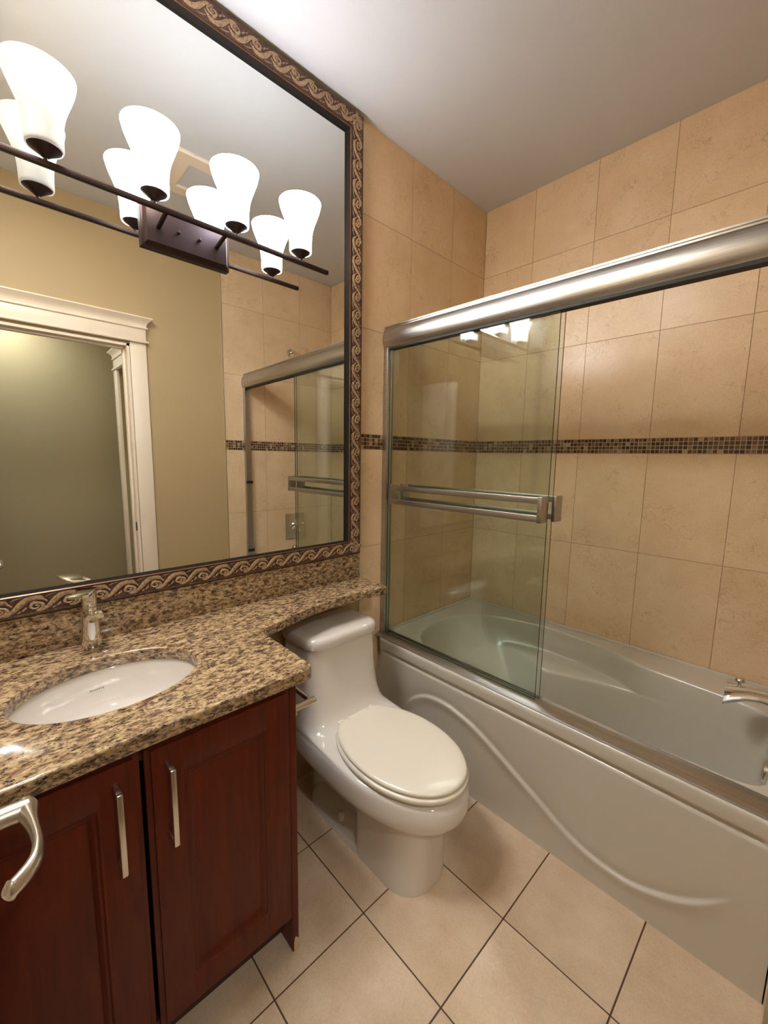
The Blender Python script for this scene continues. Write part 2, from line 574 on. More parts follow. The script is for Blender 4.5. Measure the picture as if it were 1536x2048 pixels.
b.box(1.90, 2.41, HY + .024, HY + .03, .2, .92, .004)
struct(b, 'door_2', M['trim'])

# recessed hall light, then an added fill light, both outside the camera's sight
def downlight(name, label, x, y, r, colr, st, H=2.52):
    t_ = thing(name, label, 'ceiling light', (x, y, H))
    B().lathe([(r, -.001), (r + .022, -.001), (r + .020, -.007), (r + .003, -.009), (r, -.004)], (x, y, H), cap0=False, cap1=False).obj('trim_ring', M['trim'], t_)
    B().lathe([(r, -.0015), (r, -.003), (.0005, -.0035)], (x, y, H), cap0=True).obj('lamp_lens', emit('downlight_lens', colr, st), t_)
downlight('hall_downlight', 'white recessed light in the hall ceiling beyond the doorway', 2.435, -2.038, .055, (.97, 1.0, .98), HALL_LAMP)
cl = thing('added_fill_light', 'added unseen fill light, a square panel in the ceiling above the left end of the vanity', 'ceiling light', (.40, -2.195, H))  # fill light added to brighten the room, kept out of view and mirror
b = B()
for x0, x1, y0, y1 in ((.13, .15, -2.345, -2.045), (.65, .67, -2.345, -2.045), (.15, .65, -2.345, -2.330), (.15, .65, -2.060, -2.045)):
    b.box(x0, x1, y0, y1, H - .022, H - .001, .002)
b.obj('fill_light_frame', M['trim'], cl)
B().box(.15, .65, -2.330, -2.060, H - .016, H - .002).obj('fill_light_panel', emit('fill_light_glow', (1.0, .99, .97), FILL_LIGHT), cl, smooth=0)

# open bathroom door, its edge just beside the camera, with the lever that reaches into view
b = B()
b.box(.728, 1.486, -2.243, -2.208, .008, 2.058, .002)
for z0, z1 in ((1.08, 1.93), (.22, .94)):
    b.box(.84, 1.37, -2.209, -2.203, z0, z1, .005)
d1 = struct(b, 'door_1', M['trim'])
lv = B().lathe([(.031, 0), (.031, .006), (.024, .010), (.014, .011)], (.79, -2.208, .968), axis='y').obj('handle_rosette', M['satin'], d1)
b = B()
b.tube([(.79, -2.206, .968), (.79, -2.172, .968), (.79, -2.156, .967), (.79, -2.151, .967)], [.0125, .0125, .0130, .0125], 22)
lp = [((.776, -2.156), .0045), ((.781, -2.156), .0110), ((.789, -2.155), .0130), ((.799, -2.1535), .0105), ((.811, -2.152), .0080), ((.826, -2.150), .0064), ((.842, -2.1485), .0056),
      ((.858, -2.1475), .0056), ((.872, -2.1485), .0060), ((.884, -2.1515), .0064), ((.894, -2.157), .0068), ((.902, -2.1635), .0072), ((.908, -2.170), .0072), ((.9125, -2.176), .0060), ((.9145, -2.1785), .0030)]
lc = spline([(x, y, .966) for (x, y), k in lp], 4)
lk = [q_.x for q_ in spline([(k, 0, 0) for p_, k in lp], 4)]
n_ = len(lc)
b.tube(lc, [(max(k, .001), .0125 * min(1, (i + 1) / 5, (n_ - i) / 7) if i < 6 or i > n_ - 8 else .0125 - .003 * ss_(i / n_)) for i, k in enumerate(lk)], 22)
b.obj('door_handle', M['satin'], d1, smooth=50)

# ------------------------------------------------------------------ bathtub
tub = thing('bathtub', 'cream alcove bathtub with a raised curving line on its front panel', 'bathtub', (.75, -.4, 0))
ZR = .545
outline = [(.135, -.615), (.185, -.685), (.29, -.742), (.45, -.770), (.65, -.778), (.83, -.768), (.95, -.745), (1.05, -.728), (1.15, -.720), (1.296, -.715), (1.385, -.710),
           (1.428, -.688), (1.449, -.640), (1.456, -.5), (1.453, -.34), (1.440, -.255), (1.40, -.215), (1.33, -.190), (1.25, -.180), (1.1185, -.168), (1.03, -.162), (.965, -.148),
           (.90, -.115), (.83, -.092), (.74, -.078), (.651, -.071), (.56, -.064), (.453, -.078), (.32, -.118), (.20, -.182), (.125, -.29), (.095, -.42), (.105, -.53)]
NB = 160
loop0 = resample([Vector((p.x, p.y, 0)) for p in spline([(x, y, 0) for x, y in outline], 8, True)], NB)
# lower basin: narrower at mid length on both sides, sloped head end
low = [(.33, -.60), (.42, -.645), (.55, -.655), (.75, -.665), (.95, -.672), (1.15, -.672), (1.33, -.668), (1.392, -.64), (1.412, -.57), (1.415, -.45), (1.412, -.33),
       (1.392, -.255), (1.33, -.220), (1.15, -.196), (.98, -.190), (.85, -.218), (.74, -.265), (.64, -.300), (.54, -.335), (.44, -.375), (.36, -.42), (.325, -.47), (.315, -.53)]
loopL = resample([Vector((p.x, p.y, 0)) for p in spline([(x, y, 0) for x, y in low], 8, True)], NB)
# match start angles
def align(A, Bl):
    best = min(range(NB), key=lambda k: sum((A[i] - Bl[(i + k) % NB]).length_squared for i in range(0, NB, 8)))
    return [Bl[(i + best) % NB] for i in range(NB)]
loopL = align(loop0, loopL)
cx0 = Vector((.78, -.43, 0))
def shrink(loop, d):
    out = []
    for i, p in enumerate(loop):
        tdir = (loop[(i + 1) % NB] - loop[i - 1]).normalized()
        nrm = Vector((-tdir.y, tdir.x, 0))
        if nrm.dot(cx0 - p) < 0: nrm = -nrm
        out.append(p + nrm * d)
    return out
def at(loop, z): return [Vector((p.x, p.y, z)) for p in loop]
b = B()
rings = [at(loop0, ZR), at(shrink(loop0, .004), ZR - .002), at(shrink(loop0, .009), ZR - .010), at(shrink(loop0, .012), ZR - .03)]
up1 = shrink(loop0, .016)
LEDGE = {.46: .14, .438: .17, .428: .22, .4215: .45, .416: .72, .408: .80, .39: .84, .30: .90, .20: .97}
def basin_ring(z):
    out = []
    for u_, l_ in zip(up1, loopL):
        k = ss_((u_.x - .28) / .16) * (1 - .85 * ss_((u_.x - .84) / .32))
        fs = ((ZR - .03 - z) / (ZR - .03 - .15)) ** 1.15
        out.append(u_.lerp(l_, fs + (LEDGE[z] - fs) * k))
    return out
for z in LEDGE: rings.append(at(basin_ring(z), z))
rings += [at(loopL, .15), at(shrink(loopL, .03), .125), at(shrink(loopL, .07), .115), at(shrink(loopL, .14), .112)]
b.loft(rings, cap0=False, cap1=True)
# deck between the basin and the walls
d = bmesh.new()
ov = []
for x, y in ((.003, -.800), (XC - .003, -.800), (XC - .003, -.003), (.003, -.003)): ov.append(d.verts.new((x, y, ZR)))
iv = [d.verts.new(p) for p in rings[0]]
es = [d.edges.new((ov[i], ov[(i + 1) % 4])) for i in range(4)] + [d.edges.new((iv[i], iv[(i + 1) % NB])) for i in range(NB)]
bmesh.ops.triangle_fill(d, use_beauty=True, use_dissolve=False, edges=es)
for f in d.faces:
    if f.normal.z < 0: f.normal_flip()
b.add(d)
# caulked upstand along the two tiled walls
b.box(.003, XC - .003, -.012, -.003, ZR - .01, ZR + .012, .004)
b.box(.003, .012, -.735, -.003, ZR - .01, ZR + .012, .004)
b.box(XC - .012, XC - .003, -.735, -.003, ZR - .01, ZR + .012, .004)
shell = b.obj('basin', M['tub'], tub, smooth=45)

# front panel with its long ridge and the S shaped raised line
Spts = [(.17, .19), (.2006, .243), (.249, .305), (.319, .353), (.394, .372), (.479, .370), (.585, .341), (.684, .293), (.777, .240), (.872, .186), (.962, .134), (1.043, .104), (1.116, .0957),
        (1.176, .0995), (1.2445, .123), (1.306, .156), (1.362, .2026), (1.41, .2565), (1.45, .315)]
def sz(x):
    if x <= Spts[0][0]: return Spts[0][1]
    for (xa, za), (xb_, zb_) in zip(SC, SC[1:]):
        if xa <= x <= xb_: return za + (zb_ - za) * (x - xa) / (xb_ - xa)
    return SC[-1][1]
SC = [(p.x, p.y) for p in spline([(x, z, 0) for x, z in Spts], 10)]
prof = [(0, -.779), (.45, -.8145), (.462, -.8150), (.468, -.812), (.473, -.806), (.479, -.806), (.485, -.812), (.490, -.8205), (.50, -.8235), (.53, -.8268), (.537, -.8262), (.5415, -.8245), (.5445, -.8205), (.5455, -.816), (.546, -.806)]
def py(z):
    for (za, ya), (zb_, yb_) in zip(prof, prof[1:]):
        if za <= z <= zb_: return ya + (yb_ - ya) * (z - za) / (zb_ - za)
    return prof[-1][1]
def ss(t):
    t = min(1, max(0, t)); return t * t * (3 - 2 * t)
zs = [.44 * i / 110 for i in range(111)] + [.444, .448, .452, .456, .459, .462, .465, .468, .4705, .473, .476, .479, .482, .485, .4875, .490, .495, .50, .51, .52, .53, .534, .537, .5395, .5415, .543, .5445, .5455, .546]
NX = 330
d = bmesh.new()
grid = []
for z in zs:
    row = []
    for i in range(NX + 1):
        x = .003 + (XC - .006) * i / NX
        y = py(z)
        if .45 < z < .50:     # the groove fades out towards both ends
            k = ss((x - .05) / .05) * ss((1.475 - x) / .04)
            yl = -.8145 - .009 * (z - .45) / .05
            y = yl + (y - yl) * k
        if z < .45:
            za = sz(x); e = .004
            sl = (sz(x + e) - sz(x - e)) / (2 * e)
            dd = (z - za) / math.sqrt(1 + sl * sl)
            fade = ss((x - .17) / .06) * ss((1.43 - x) / .12)
            hgt = 0.0
            if dd <= 0: hgt = .0075 * math.exp(-(dd / .028) ** 2)
            else: hgt = .0075 * (1 - ss(dd / .009)) - .0035 * ss(dd / .009) * math.exp(-((dd - .009) / .02) ** 2)
            y -= hgt * fade
        y += .040 * (1 - ss(x / .05)) * ss((z - .3) / .25)
        row.append(d.verts.new((x, y, z)))
    grid.append(row)
back = [d.verts.new((.003 + (XC - .006) * i / NX, -.795, .546)) for i in range(NX + 1)]
grid.append(back)
for a in range(len(grid) - 1):
    for i in range(NX):
        d.faces.new((grid[a][i], grid[a][i + 1], grid[a + 1][i + 1], grid[a + 1][i]))
bmesh.ops.recalc_face_normals(d, faces=d.faces)
b = B(); b.add(d)
b.obj('apron', M['tub'], tub, smooth=60)
B().lathe([(.026, 0), (.026, .004), (.016, .006)], (1.25, -.45, .1125)).obj('drain', M['chrome'], tub)
B().lathe([(.034, 0), (.034, -.008), (.026, -.013)], (1.436, -.37, .415), axis='x').obj('overflow_plate', M['satin'], tub)

# tub spout on the rear wall
sp = thing('tub_spout', 'chrome tub spout with a flared mouth and small pull knob', 'spout', (XC, -.37, .655))
b = B()
rg = []
for x, w_, zt_, zb_ in ((1.496, .026, .690, .635), (1.44, .023, .690, .642), (1.40, .022, .688, .645), (1.36, .026, .683, .636), (1.33, .036, .678, .618), (1.306, .044, .672, .602)):
    pts = []
    for j in range(28):
        a = 2 * PI * j / 28
        c, s = math.cos(a), math.sin(a)
        pts.append((x, -.37 + w_ * math.copysign(abs(c) ** .6, c) * (1 if s < 0 else .62), (zt_ + zb_) / 2 + (zt_ - zb_) / 2 * math.copysign(abs(s) ** .6, s)))
    rg.append(pts)
b.loft(rg)
b.lathe([(.036, -.001), (.036, -.008), (.028, -.012)], (XC, -.37, .662), axis='x')
b.obj('spout_body', M['chrome'], sp, smooth=50)
B().lathe([(.005, 0), (.005, .012), (.012, .016), (.013, .022), (.010, .028), (.001, .030)], (1.34, -.37, .676)).obj('pull_knob', M['satin'], sp)

# shower valve on the rear wall
sv = thing('shower_valve', 'square chrome shower valve plate with a cross knob on the tile', 'shower valve', (XC, -.37, .857))
B().box(XC - .008, XC - .0005, -.458, -.282, .752, .962, .003).obj('valve_plate', M['satin'], sv)
b = B().lathe([(.034, -.008), (.032, -.03), (.022, -.036), (.022, -.062), (.012, -.066)], (XC, -.37, .862), axis='x')
for a in (.35, .35 + PI / 2):
    dy, dz = .048 * math.cos(a), .048 * math.sin(a)
    b.tube([(XC - .05, -.37 - dy, .862 - dz), (XC - .05, -.37 + dy, .862 + dz)], .0085, 14)
    b.sph((XC - .05, -.37 - dy, .862 - dz), .0115); b.sph((XC - .05, -.37 + dy, .862 + dz), .0115)
b.obj('valve_knob', M['chrome'], sv)

# shower head above the rail
sh = thing('shower_sprayer', 'small chrome shower head on a bent arm above the rail', 'shower head', (XC, -.39, 2.2))
B().lathe([(.03, -.0005), (.03, -.006), (.016, -.012)], (XC, -.39, 2.215), axis='x').tube(spline([(XC - .008, -.39, 2.215), (1.44, -.39, 2.213), (1.38, -.39, 2.19), (1.335, -.39, 2.155)], 6), .0095, 16).obj('shower_arm', M['chrome'], sh)
B().tube([(1.337, -.39, 2.157), (1.318, -.39, 2.140), (1.306, -.39, 2.130), (1.288, -.39, 2.113), (1.282, -.39, 2.107)], [.012, .014, .034, .040, .036], 28).obj('spray_head', M['chrome'], sh)

# ------------------------------------------------------------------ sliding shower door
sd = thing('shower_door', 'aluminium framed sliding glass shower door above the bathtub', 'shower door', (.75, -.78, .55))
TILT = -.020
b = B()
hp = [(-.745, 1.926), (-.783, 1.926), (-.790, 1.932), (-.7945, 1.945), (-.796, 1.962), (-.7945, 1.980), (-.790, 1.996), (-.784, 2.006), (-.779, 2.009), (-.779, 2.014), (-.783, 2.016), (-.783, 2.021), (-.776, 2.024), (-.745, 2.024)]
b.prism_x(hp, .001, XC - .001, TILT)
b.obj('header_rail', M['alu'], sd, smooth=40)
b = B()
b.loft([[(.03, -.782, 1.9262), (.03, -.748, 1.9262), (.03, -.748, 1.917), (.03, -.782, 1.917)], [(XC - .03, -.782, 1.9262 + TILT), (XC - .03, -.748, 1.9262 + TILT), (XC - .03, -.748, 1.917 + TILT), (XC - .03, -.782, 1.917 + TILT)]])
b.obj('header_dark_strip', M['rubber'], sd, smooth=0, label='black strip under the header rail')  # dark box drawn along the recessed underside of the header
for x0, x1, s, zt in ((.001, .030, 1, 1.926), (XC - .030, XC - .001, -1, 1.906)):
    b = B()
    b.box(x0, x1, -.787, -.745, .553, zt, .0015)
    jb = b.obj('wall_jamb', M['alu'], sd)
    for zz in ((1.228, .716) if s < 0 else ()):
        xc_ = x1 - .004 if s > 0 else x0 - .010
        B().box(xc_, xc_ + .014, -.790, -.742, zz - .010, zz + .010, .003).obj('bumper', M['rubber'], jb, label='dark rubber bumper')
b = B()
b.prism_x([(-.8215, .5468), (-.8215, .5488), (-.8195, .5502), (-.788, .5568), (-.784, .5562), (-.784, .5468)], .004, XC - .004)
b.box(.004, XC - .004, -.7835, -.745, .5468, .5535)
b.prism_x([(-.748, .5468), (-.748, .560), (-.745, .560), (-.745, .5468)], .004, XC - .004)
b.obj('bottom_track', M['alu'], sd)

def panel(y, x0, x1, z0, z1, side):
    b = B()
    t_ = .003
    b.box(x0, x1, y - t_, y + t_, z0, z1)
    for f in b.bm.faces:
        if abs(f.normal.y) < .5: f.material_index = 1
    gp = b.obj('glass_panel', [M['glass'], M['glass_edge']], sd, smooth=0)
    yo = y + side * .048
    for zz in (1.288, 1.226):
        b = B()
        ya, yb_ = sorted((yo - .004, yo + .005))
        b.box(x0 + .07, x1 - (.004 if side < 0 else .0), ya, yb_, zz - .0115, zz + .0115, .003)
        b.obj('towel_bar', M['alu'], gp, label='flat aluminium towel bar rail')
    for xx in (x0 + .06, x1 - (.011 if side < 0 else .004)):
        ya, yb_ = sorted((y + side * .0035, yo + side * .006))
        B().box(xx - .002, xx + .014, ya, yb_, 1.212, 1.302, .002).obj('bar_bracket', M['alu'], gp)
    return gp
panel(-.7725, .0305, .820, .5545, 1.93, -1)
panel(-.7545, .0305, .828, .5545, 1.93, 1)

# ------------------------------------------------------------------ framed mirror
FY1, FY0 = -.9395, -2.335      # outer edges
FZ0, FZ1 = .984, 2.792
IY1, IY0 = -1.0125, -2.262     # inner edges
IZ0, IZ1 = 1.048, 2.718
mr = thing('wall_mirror', 'large wall mirror in a brown frame carved with cream scrolls', 'mirror', (0, -1.63, FZ0))
XG, XF = .010, .030
B().box(-.004, XG, IY0 - .01, IY1 + .01, IZ0 - .01, IZ1 + .01).obj('mirror_glass', M['mirror'], mr, smooth=0)
# mitred frame: profile (distance in from the outer edge 0..1, height)
fp = [(0, -.004), (0, .020), (.03, .025), (.07, .0275), (.12, .027), (.15, .0258), (.85, .0258), (.90, .028), (.95, .0295), (1.0, .028), (1.0, .010)]
def frame_rings(fp):
    rg = []
    for u, h in fp:
        y1 = FY1 + (IY1 - FY1) * u; y0 = FY0 + (IY0 - FY0) * u
        z0 = FZ0 + (IZ0 - FZ0) * u; z1 = FZ1 + (IZ1 - FZ1) * u
        rg.append([(h, y0, z0), (h, y1, z0), (h, y1, z1), (h, y0, z1)])
    return rg
b = B(); b.loft(frame_rings(fp[:9]), False, False)
b.obj('frame', M['frame'], mr, smooth=30)
b = B(); b.loft(frame_rings(fp[7:10]), False, False)
b.obj('frame_bead', M['frame_edge'], mr, smooth=30)
b = B(); b.loft(frame_rings([(1.0, .0283), (1.02, .026), (1.035, .018), (1.05, .010)]), False, False)
b.obj('inner_lip', M['black'], mr, smooth=0, label='glossy black inner lip of the frame')
# running scroll ornament
def ribbon(b, pts, wid, h0, h1, place):
    """raised band along pts (u, v) with half widths wid; place(u, v, h) gives the point"""
    n = len(pts); rows = []
    for i in range(n):
        a = Vector(pts[max(i - 1, 0)]); c = Vector(pts[min(i + 1, n - 1)])
        dd = c - a
        L = dd.length or 1e-6
        nx, ny = -dd.y / L, dd.x / L
        w_ = wid[i]
        row = []
        for k, hh in ((-1, h0), (-.62, h1 * .85 + h0 * .15), (0, h1), (.62, h1 * .85 + h0 * .15), (1, h0)):
            row.append(place(pts[i][0] + nx * w_ * k, pts[i][1] + ny * w_ * k, hh))
        rows.append(row)
    bm = b.bm
    vs = [[bm.verts.new(p) for p in r] for r in rows]
    for i in range(n - 1):
        for k in range(4):
            bm.faces.new((vs[i][k], vs[i][k + 1], vs[i + 1][k + 1], vs[i + 1][k]))
body = []
for k in range(26):      # the curl
    f = k / 25
    a = -.6 * PI - 0.2 + (1 - f) * -3.4 * PI + 0
    a = 1.35 * PI - 3.2 * PI * (1 - f) * -1
    r = .045 + .20 * f
    body.append((.36 + r * math.cos(1.5 * PI + 3.1 * PI * (1 - f) * -1 * -1), .36 + r * math.sin(1.5 * PI + 3.1 * PI * (1 - f))))
tail = [(q.x, q.y) for q in spline([(.36, .115, 0), (.55, .12, 0), (.72, .26, 0), (.86, .46, 0), (1.02, .68, 0), (1.20, .82, 0), (1.38, .84, 0), (1.52, .76, 0), (1.60, .64, 0)], 5)]
path = body[:-1] + tail
nb_, nt_ = len(body) - 1, len(tail)
wid = [.034 + .036 * k / nb_ for k in range(nb_)]
for k in range(nt_):
    f = k / (nt_ - 1)
    wid.append(.070 + .075 * ss(f / .75) if f < .78 else .145 - .11 * ss((f - .78) / .22))
fill = [([(.66, .80), (.78, .88), (.92, .93), (1.06, .95)], [.012, .035, .035, .01]),
        ([(1.22, .56), (1.34, .62), (1.42, .56), (1.40, .48)], [.03, .05, .04, .015]),
        ([(.70, .52), (.62, .66), (.58, .78)], [.03, .035, .01]),
        ([(.98, .20), (1.06, .30), (1.10, .40)], [.03, .045, .012]),
        ([(.84, .12), (.90, .17), (.92, .23)], [.02, .035, .012])]
W = .0515; V0 = .0075
ob_ = B(); ol_ = B()
def run(origin, udir, vdir, length):
    n = max(1, round(length / .0735)); pitch = length / n
    o, ud, vd = Vector(origin), Vector(udir), Vector(vdir)
    def place(u, v, h):
        p = o + ud * (u * pitch) + vd * (V0 + v * W)
        return (h, p.y, p.z)
    for i in range(n):
        if i < n - 0:
            last = (i == n - 1)
            pp = [(u + i - .05, v) for u, v in path]
            if last:
                k = next(j for j in range(len(pp)) if j > nb_ and pp[j][0] > n - .02)
                pq, wq = pp[:k], wid[:k]
            else: pq, wq = pp, wid
            ribbon(ol_, pq, [w_ + .034 for w_ in wq], .0256, .0264, place)
            ribbon(ob_, pq, wq, .0262, .0282, place)
            for fpts, fw in fill:
                pf = [(u + i - .05, v) for u, v in fpts]
                if pf[-1][0] < n - .02 and pf[0][0] < n - .02: ribbon(ob_, pf, fw, .0258, .0272, place)
run((0, FY0 + .0, FZ0), (0, 1, 0), (0, 0, 1), FY1 - FY0)
run((0, FY1, FZ0), (0, 0, 1), (0, -1, 0), FZ1 - FZ0)
run((0, FY1, FZ1), (0, -1, 0), (0, 0, -1), FY1 - FY0)
run((0, FY0, FZ1), (0, 0, -1), (0, 1, 0), FZ1 - FZ0)
ob_.obj('scroll_ornament', M['ornament'], mr, smooth=60, label='cream carved running scrolls')
ol_.obj('scroll_outline', M['frame_line'], mr, smooth=60)

# ------------------------------------------------------------------ vanity light
SX, SZ = .112, 2.1005
vl = thing('vanity_light', 'dark bronze bar light with four frosted tulip shades on the mirror', 'wall lamp', (.01, -1.652, 2.09))
b = B()
b.box(XG, .024, -1.782, -1.522, 2.028, 2.152, .002)
b.loft([[(.024, -1.776, 2.034), (.024, -1.528, 2.034), (.024, -1.528, 2.146), (.024, -1.776, 2.146)],
        [(.036, -1.768, 2.042), (.036, -1.536, 2.042), (.036, -1.536, 2.138), (.036, -1.768, 2.138)]])
b.obj('back_plate', M['bronze'], vl)
for y in (-1.683, -1.622):
    B().lathe([(.004, 0), (.004, .004), (.0055, .006), (.004, .010), (.0005, .011)], (.036, y, 2.088), axis='x').obj('plate_screw', M['bronze'], vl)
for y in (-1.737, -1.567):
    B().tube([(.036, y, 2.086), (SX, y, SZ)], .0065, 14).obj('bar_arm', M['bronze'], vl)
B().box(SX - .0065, SX + .0065, -2.119, -1.185, SZ - .0065, SZ + .0065, .0012).obj('light_bar', M['bronze'], vl)
for y, colr, st, glow in BULBS:
    cup = B().lathe([(.0045, SZ + .006), (.0045, SZ + .012), (.009, SZ + .016), (.022, SZ + .026), (.0335, SZ + .034), (.0355, SZ + .040), (.033, SZ + .043), (.02, SZ + .043)], (SX, y, 0)).obj('socket_cup', M['bronze'], vl)
    prof_ = [(.0345, 2.133), (.0375, 2.136), (.0382, 2.150), (.0388, 2.172), (.0405, 2.192), (.0445, 2.212), (.0510, 2.232), (.0590, 2.252), (.0665, 2.272), (.0705, 2.288), (.0715, 2.293), (.0705, 2.2945), (.0690, 2.293)]
    sp_ = [(q_.x, q_.y) for q_ in spline([(r, z, 0) for r, z in prof_], 3)]
    shd = B().lathe(sp_, (SX, y, 0), 64, cap0=False, cap1=False).obj('lamp_shade', shade_mat('frosted_lamp_glass', colr, glow), vl, smooth=60)
    B().lathe([(.0005, 2.15), (.013, 2.15), (.013, 2.170), (.018, 2.180), (.026, 2.198), (.0285, 2.212), (.026, 2.226), (.018, 2.236), (.0005, 2.241)], (SX, y, 0), 24).obj('bulb', emit('bulb_glow', colr, st), shd, smooth=60)

# ------------------------------------------------------------------ vanity cabinet
vc = thing('vanity_cabinet', 'cherry brown two-door vanity cabinet under the granite counter', 'cabinet', (.28, -1.975, 0))
b = B()
b.box(.0, .018, -2.345, -1.628, .118, .8365)
b.box(.0, .5385, -2.345, -2.327, .118, .8365)
b.box(.0, .5385, -1.646, -1.628, .118, .8365)
b.box(.0, .5385, -2.345, -1.628, .118, .136)
b.box(.519, .5385, -2.345, -1.628, .79, .8365)
b.obj('carcass', M['wood_dark'], vc, smooth=0)
B().box(.02, .478, -2.345, -1.626, 0, .118).obj('toe_kick', M['wood_dark'], vc, smooth=0)
b = B()
b.box(.0, .5475, -1.6265, -1.607, 0.0, .8365, .001)
sp_panel = b.obj('side_panel', M['wood'], vc)
b = B()
b.loft([[(.5470, -1.6235, .002), (.5470, -1.6085, .002), (.5470, -1.607, .03), (.5470, -1.613, .042), (.5470, -1.619, .046), (.5470, -1.623, .03)],
        [(.5490, -1.6230, .003), (.5490, -1.6095, .003), (.5490, -1.608, .028), (.5490, -1.613, .038), (.5490, -1.618, .042), (.5490, -1.6225, .028)]])
b.obj('chipped_edge', M['chip'], sp_panel, smooth=0, label='chipped bare wood at the foot of the panel')
def cab_door(y0, y1, hy):
    z0, z1 = .124, .826
    b = B()
    b.box(.5395, .5525, y0, y1, z0, z1, .0015)
    e = .011; st_ = .073
    xa, xb_ = .5515, .5610
    b.box(xa, xb_, y0 + e, y0 + st_, z0 + e, z1 - e, .002)
    b.box(xa, xb_, y1 - st_, y1 - e, z0 + e, z1 - e, .002)
    b.box(xa, xb_, y0 + st_ - .002, y1 - st_ + .002, z1 - .086, z1 - e, .002)
    b.box(xa, xb_, y0 + st_ - .002, y1 - st_ + .002, z0 + e, z0 + .086, .002)
    # sloped bead around the sunk panel
    A = (y0 + st_, y1 - st_, z0 + .086, z1 - .086)
    r = []
    for ins, x in ((-.001, .5605), (.003, .5612), (.007, .5580), (.011, .5585), (.014, .5570), (.020, .5527)):
        r.append([(x, A[0] + ins, A[2] + ins), (x, A[1] - ins, A[2] + ins), (x, A[1] - ins, A[3] - ins), (x, A[0] + ins, A[3] - ins)])
    b.loft(r, False, False)
    dr = b.obj('door', M['wood'], vc, smooth=30)
    b = B()
    b.box(.5905, .6005, hy - .0055, hy + .0055, .602, .779, .002)
    b.box(.559, .5935, hy - .0055, hy + .0055, .768, .779, .002)
    b.box(.559, .5935, hy - .0055, hy + .0055, .602, .613, .002)
    b.obj('handle', M['satin'], dr, label='slim satin nickel pull')
cab_door(-1.9705, -1.630, -1.9285)
cab_door(-2.3200, -1.979, -2.0235)

# toilet paper holder on the cabinet side
ph = thing('toilet_paper_holder', 'empty nickel paper holder sticking out of the cabinet side', 'paper holder', (.46, -1.607, .738))
for xx in (.527, .385):
    b = B().lathe([(.020, 0.0005), (.020, .004), (.012, .008)], (xx, -1.607, .738), axis='y')
    b.tube([(xx, -1.603, .738), (xx, -1.535, .738)], .0095, 18).sph((xx, -1.535, .738), .0095, 1, .5, 1)
    b.obj('post', M['satin'], ph)
B().tube([(.385, -1.549, .742), (.522, -1.549, .742)], .0075, 18).obj('roller_bar', M['satin'], ph)

# ------------------------------------------------------------------ granite
CT0, CT1 = .8368, .872
poly = [(-.0, -2.356), (-.0, -.9385), (.192, -.9385), (.206, -.942), (.2125, -.952), (.2105, -.985)]
poly += [(q_.x, q_.y) for q_ in spline([(.203, -1.04, 0), (.197, -1.14, 0), (.198, -1.26, 0), (.222, -1.39, 0), (.250, -1.485, 0), (.262, -1.53, 0), (.273, -1.552, 0), (.290, -1.564, 0), (.315, -1.5685, 0)], 6)]
poly += [(.40, -1.5675), (.52, -1.5675)]
poly += [(.556 + .024 * math.cos(a), -1.5915 + .024 * math.sin(a)) for a in [PI / 2 * (1 - k / 8) for k in range(1, 9)]]
poly += [(.5795, -1.64), (.578, -1.80), (.5775, -1.92), (.579, -2.05), (.583, -2.18), (.586, -2.356)]
SC_, SA, SB = (.302, -1.976), .148, .196
d = bmesh.new()
pv = [d.verts.new((x, y, CT0)) for x, y in poly]
hv = [d.verts.new((SC_[0] + SA * math.cos(2 * PI * k / 96), SC_[1] + SB * math.sin(2 * PI * k / 96), CT0)) for k in range(96)]
es = [d.edges.new((pv[i], pv[(i + 1) % len(pv)])) for i in range(len(pv))] + [d.edges.new((hv[i], hv[(i + 1) % 96])) for i in range(96)]
bmesh.ops.triangle_fill(d, use_beauty=True, edges=es)
r = bmesh.ops.extrude_face_region(d, geom=d.faces[:])
for v in r['geom']:
    if isinstance(v, bmesh.types.BMVert): v.co.z = CT1
bmesh.ops.recalc_face_normals(d, faces=d.faces)
sharp = [e for e in d.edges if len(e.link_faces) == 2 and e.link_faces[0].normal.angle(e.link_faces[1].normal, 0) > 1.2 and abs(e.verts[0].co.z - e.verts[1].co.z) < 1e-5]
bmesh.ops.bevel(d, geom=sharp, offset=.0045, segments=3, affect='EDGES', profile=.5)
b = B(); b.add(d)
ct = b.obj('countertop', M['granite'], smooth=40)
ct['label'] = 'speckled brown granite countertop with a curved shelf over the toilet'; ct['category'] = 'countertop'
bs = B().box(-.0035, .0205, -2.356, -.9385, CT1 + .0003, .9825, .002).obj('backsplash', M['granite'])
bs['label'] = 'low granite backsplash strip below the mirror frame'; bs['category'] = 'backsplash'

# oval undermount sink
sk = thing('sink', 'white oval undermount sink set into the granite counter', 'sink', (SC_[0], SC_[1], .70))
b = B()
rg = []
for f, z in ((1.10, CT0 - .0004), (1.045, CT0 - .0004), (1.025, CT0 - .003), (1.012, CT0 - .012), (.995, .80), (.965, .775), (.91, .752), (.81, .730), (.66, .714), (.48, .705), (.30, .701), (.13, .699)):
    off = .055 * (1 - f) if f < 1 else 0
    rg.append([(SC_[0] - off * .6 + SA * f * math.cos(2 * PI * k / 96), SC_[1] + SB * f * math.sin(2 * PI * k / 96), z) for k in range(96)])
b.loft(rg, False, True)
out = [(1.10, CT0 - .0004), (1.10, CT0 - .012), (1.04, CT0 - .016), (1.02, .79), (.84, .715), (.3, .685)]
rg = [[(SC_[0] + SA * f * math.cos(2 * PI * k / 96), SC_[1] + SB * f * math.sin(2 * PI * k / 96), z) for k in range(96)] for f, z in out]
b.loft(rg, False, True)
b.obj('basin', M['porcelain'], sk, smooth=60)
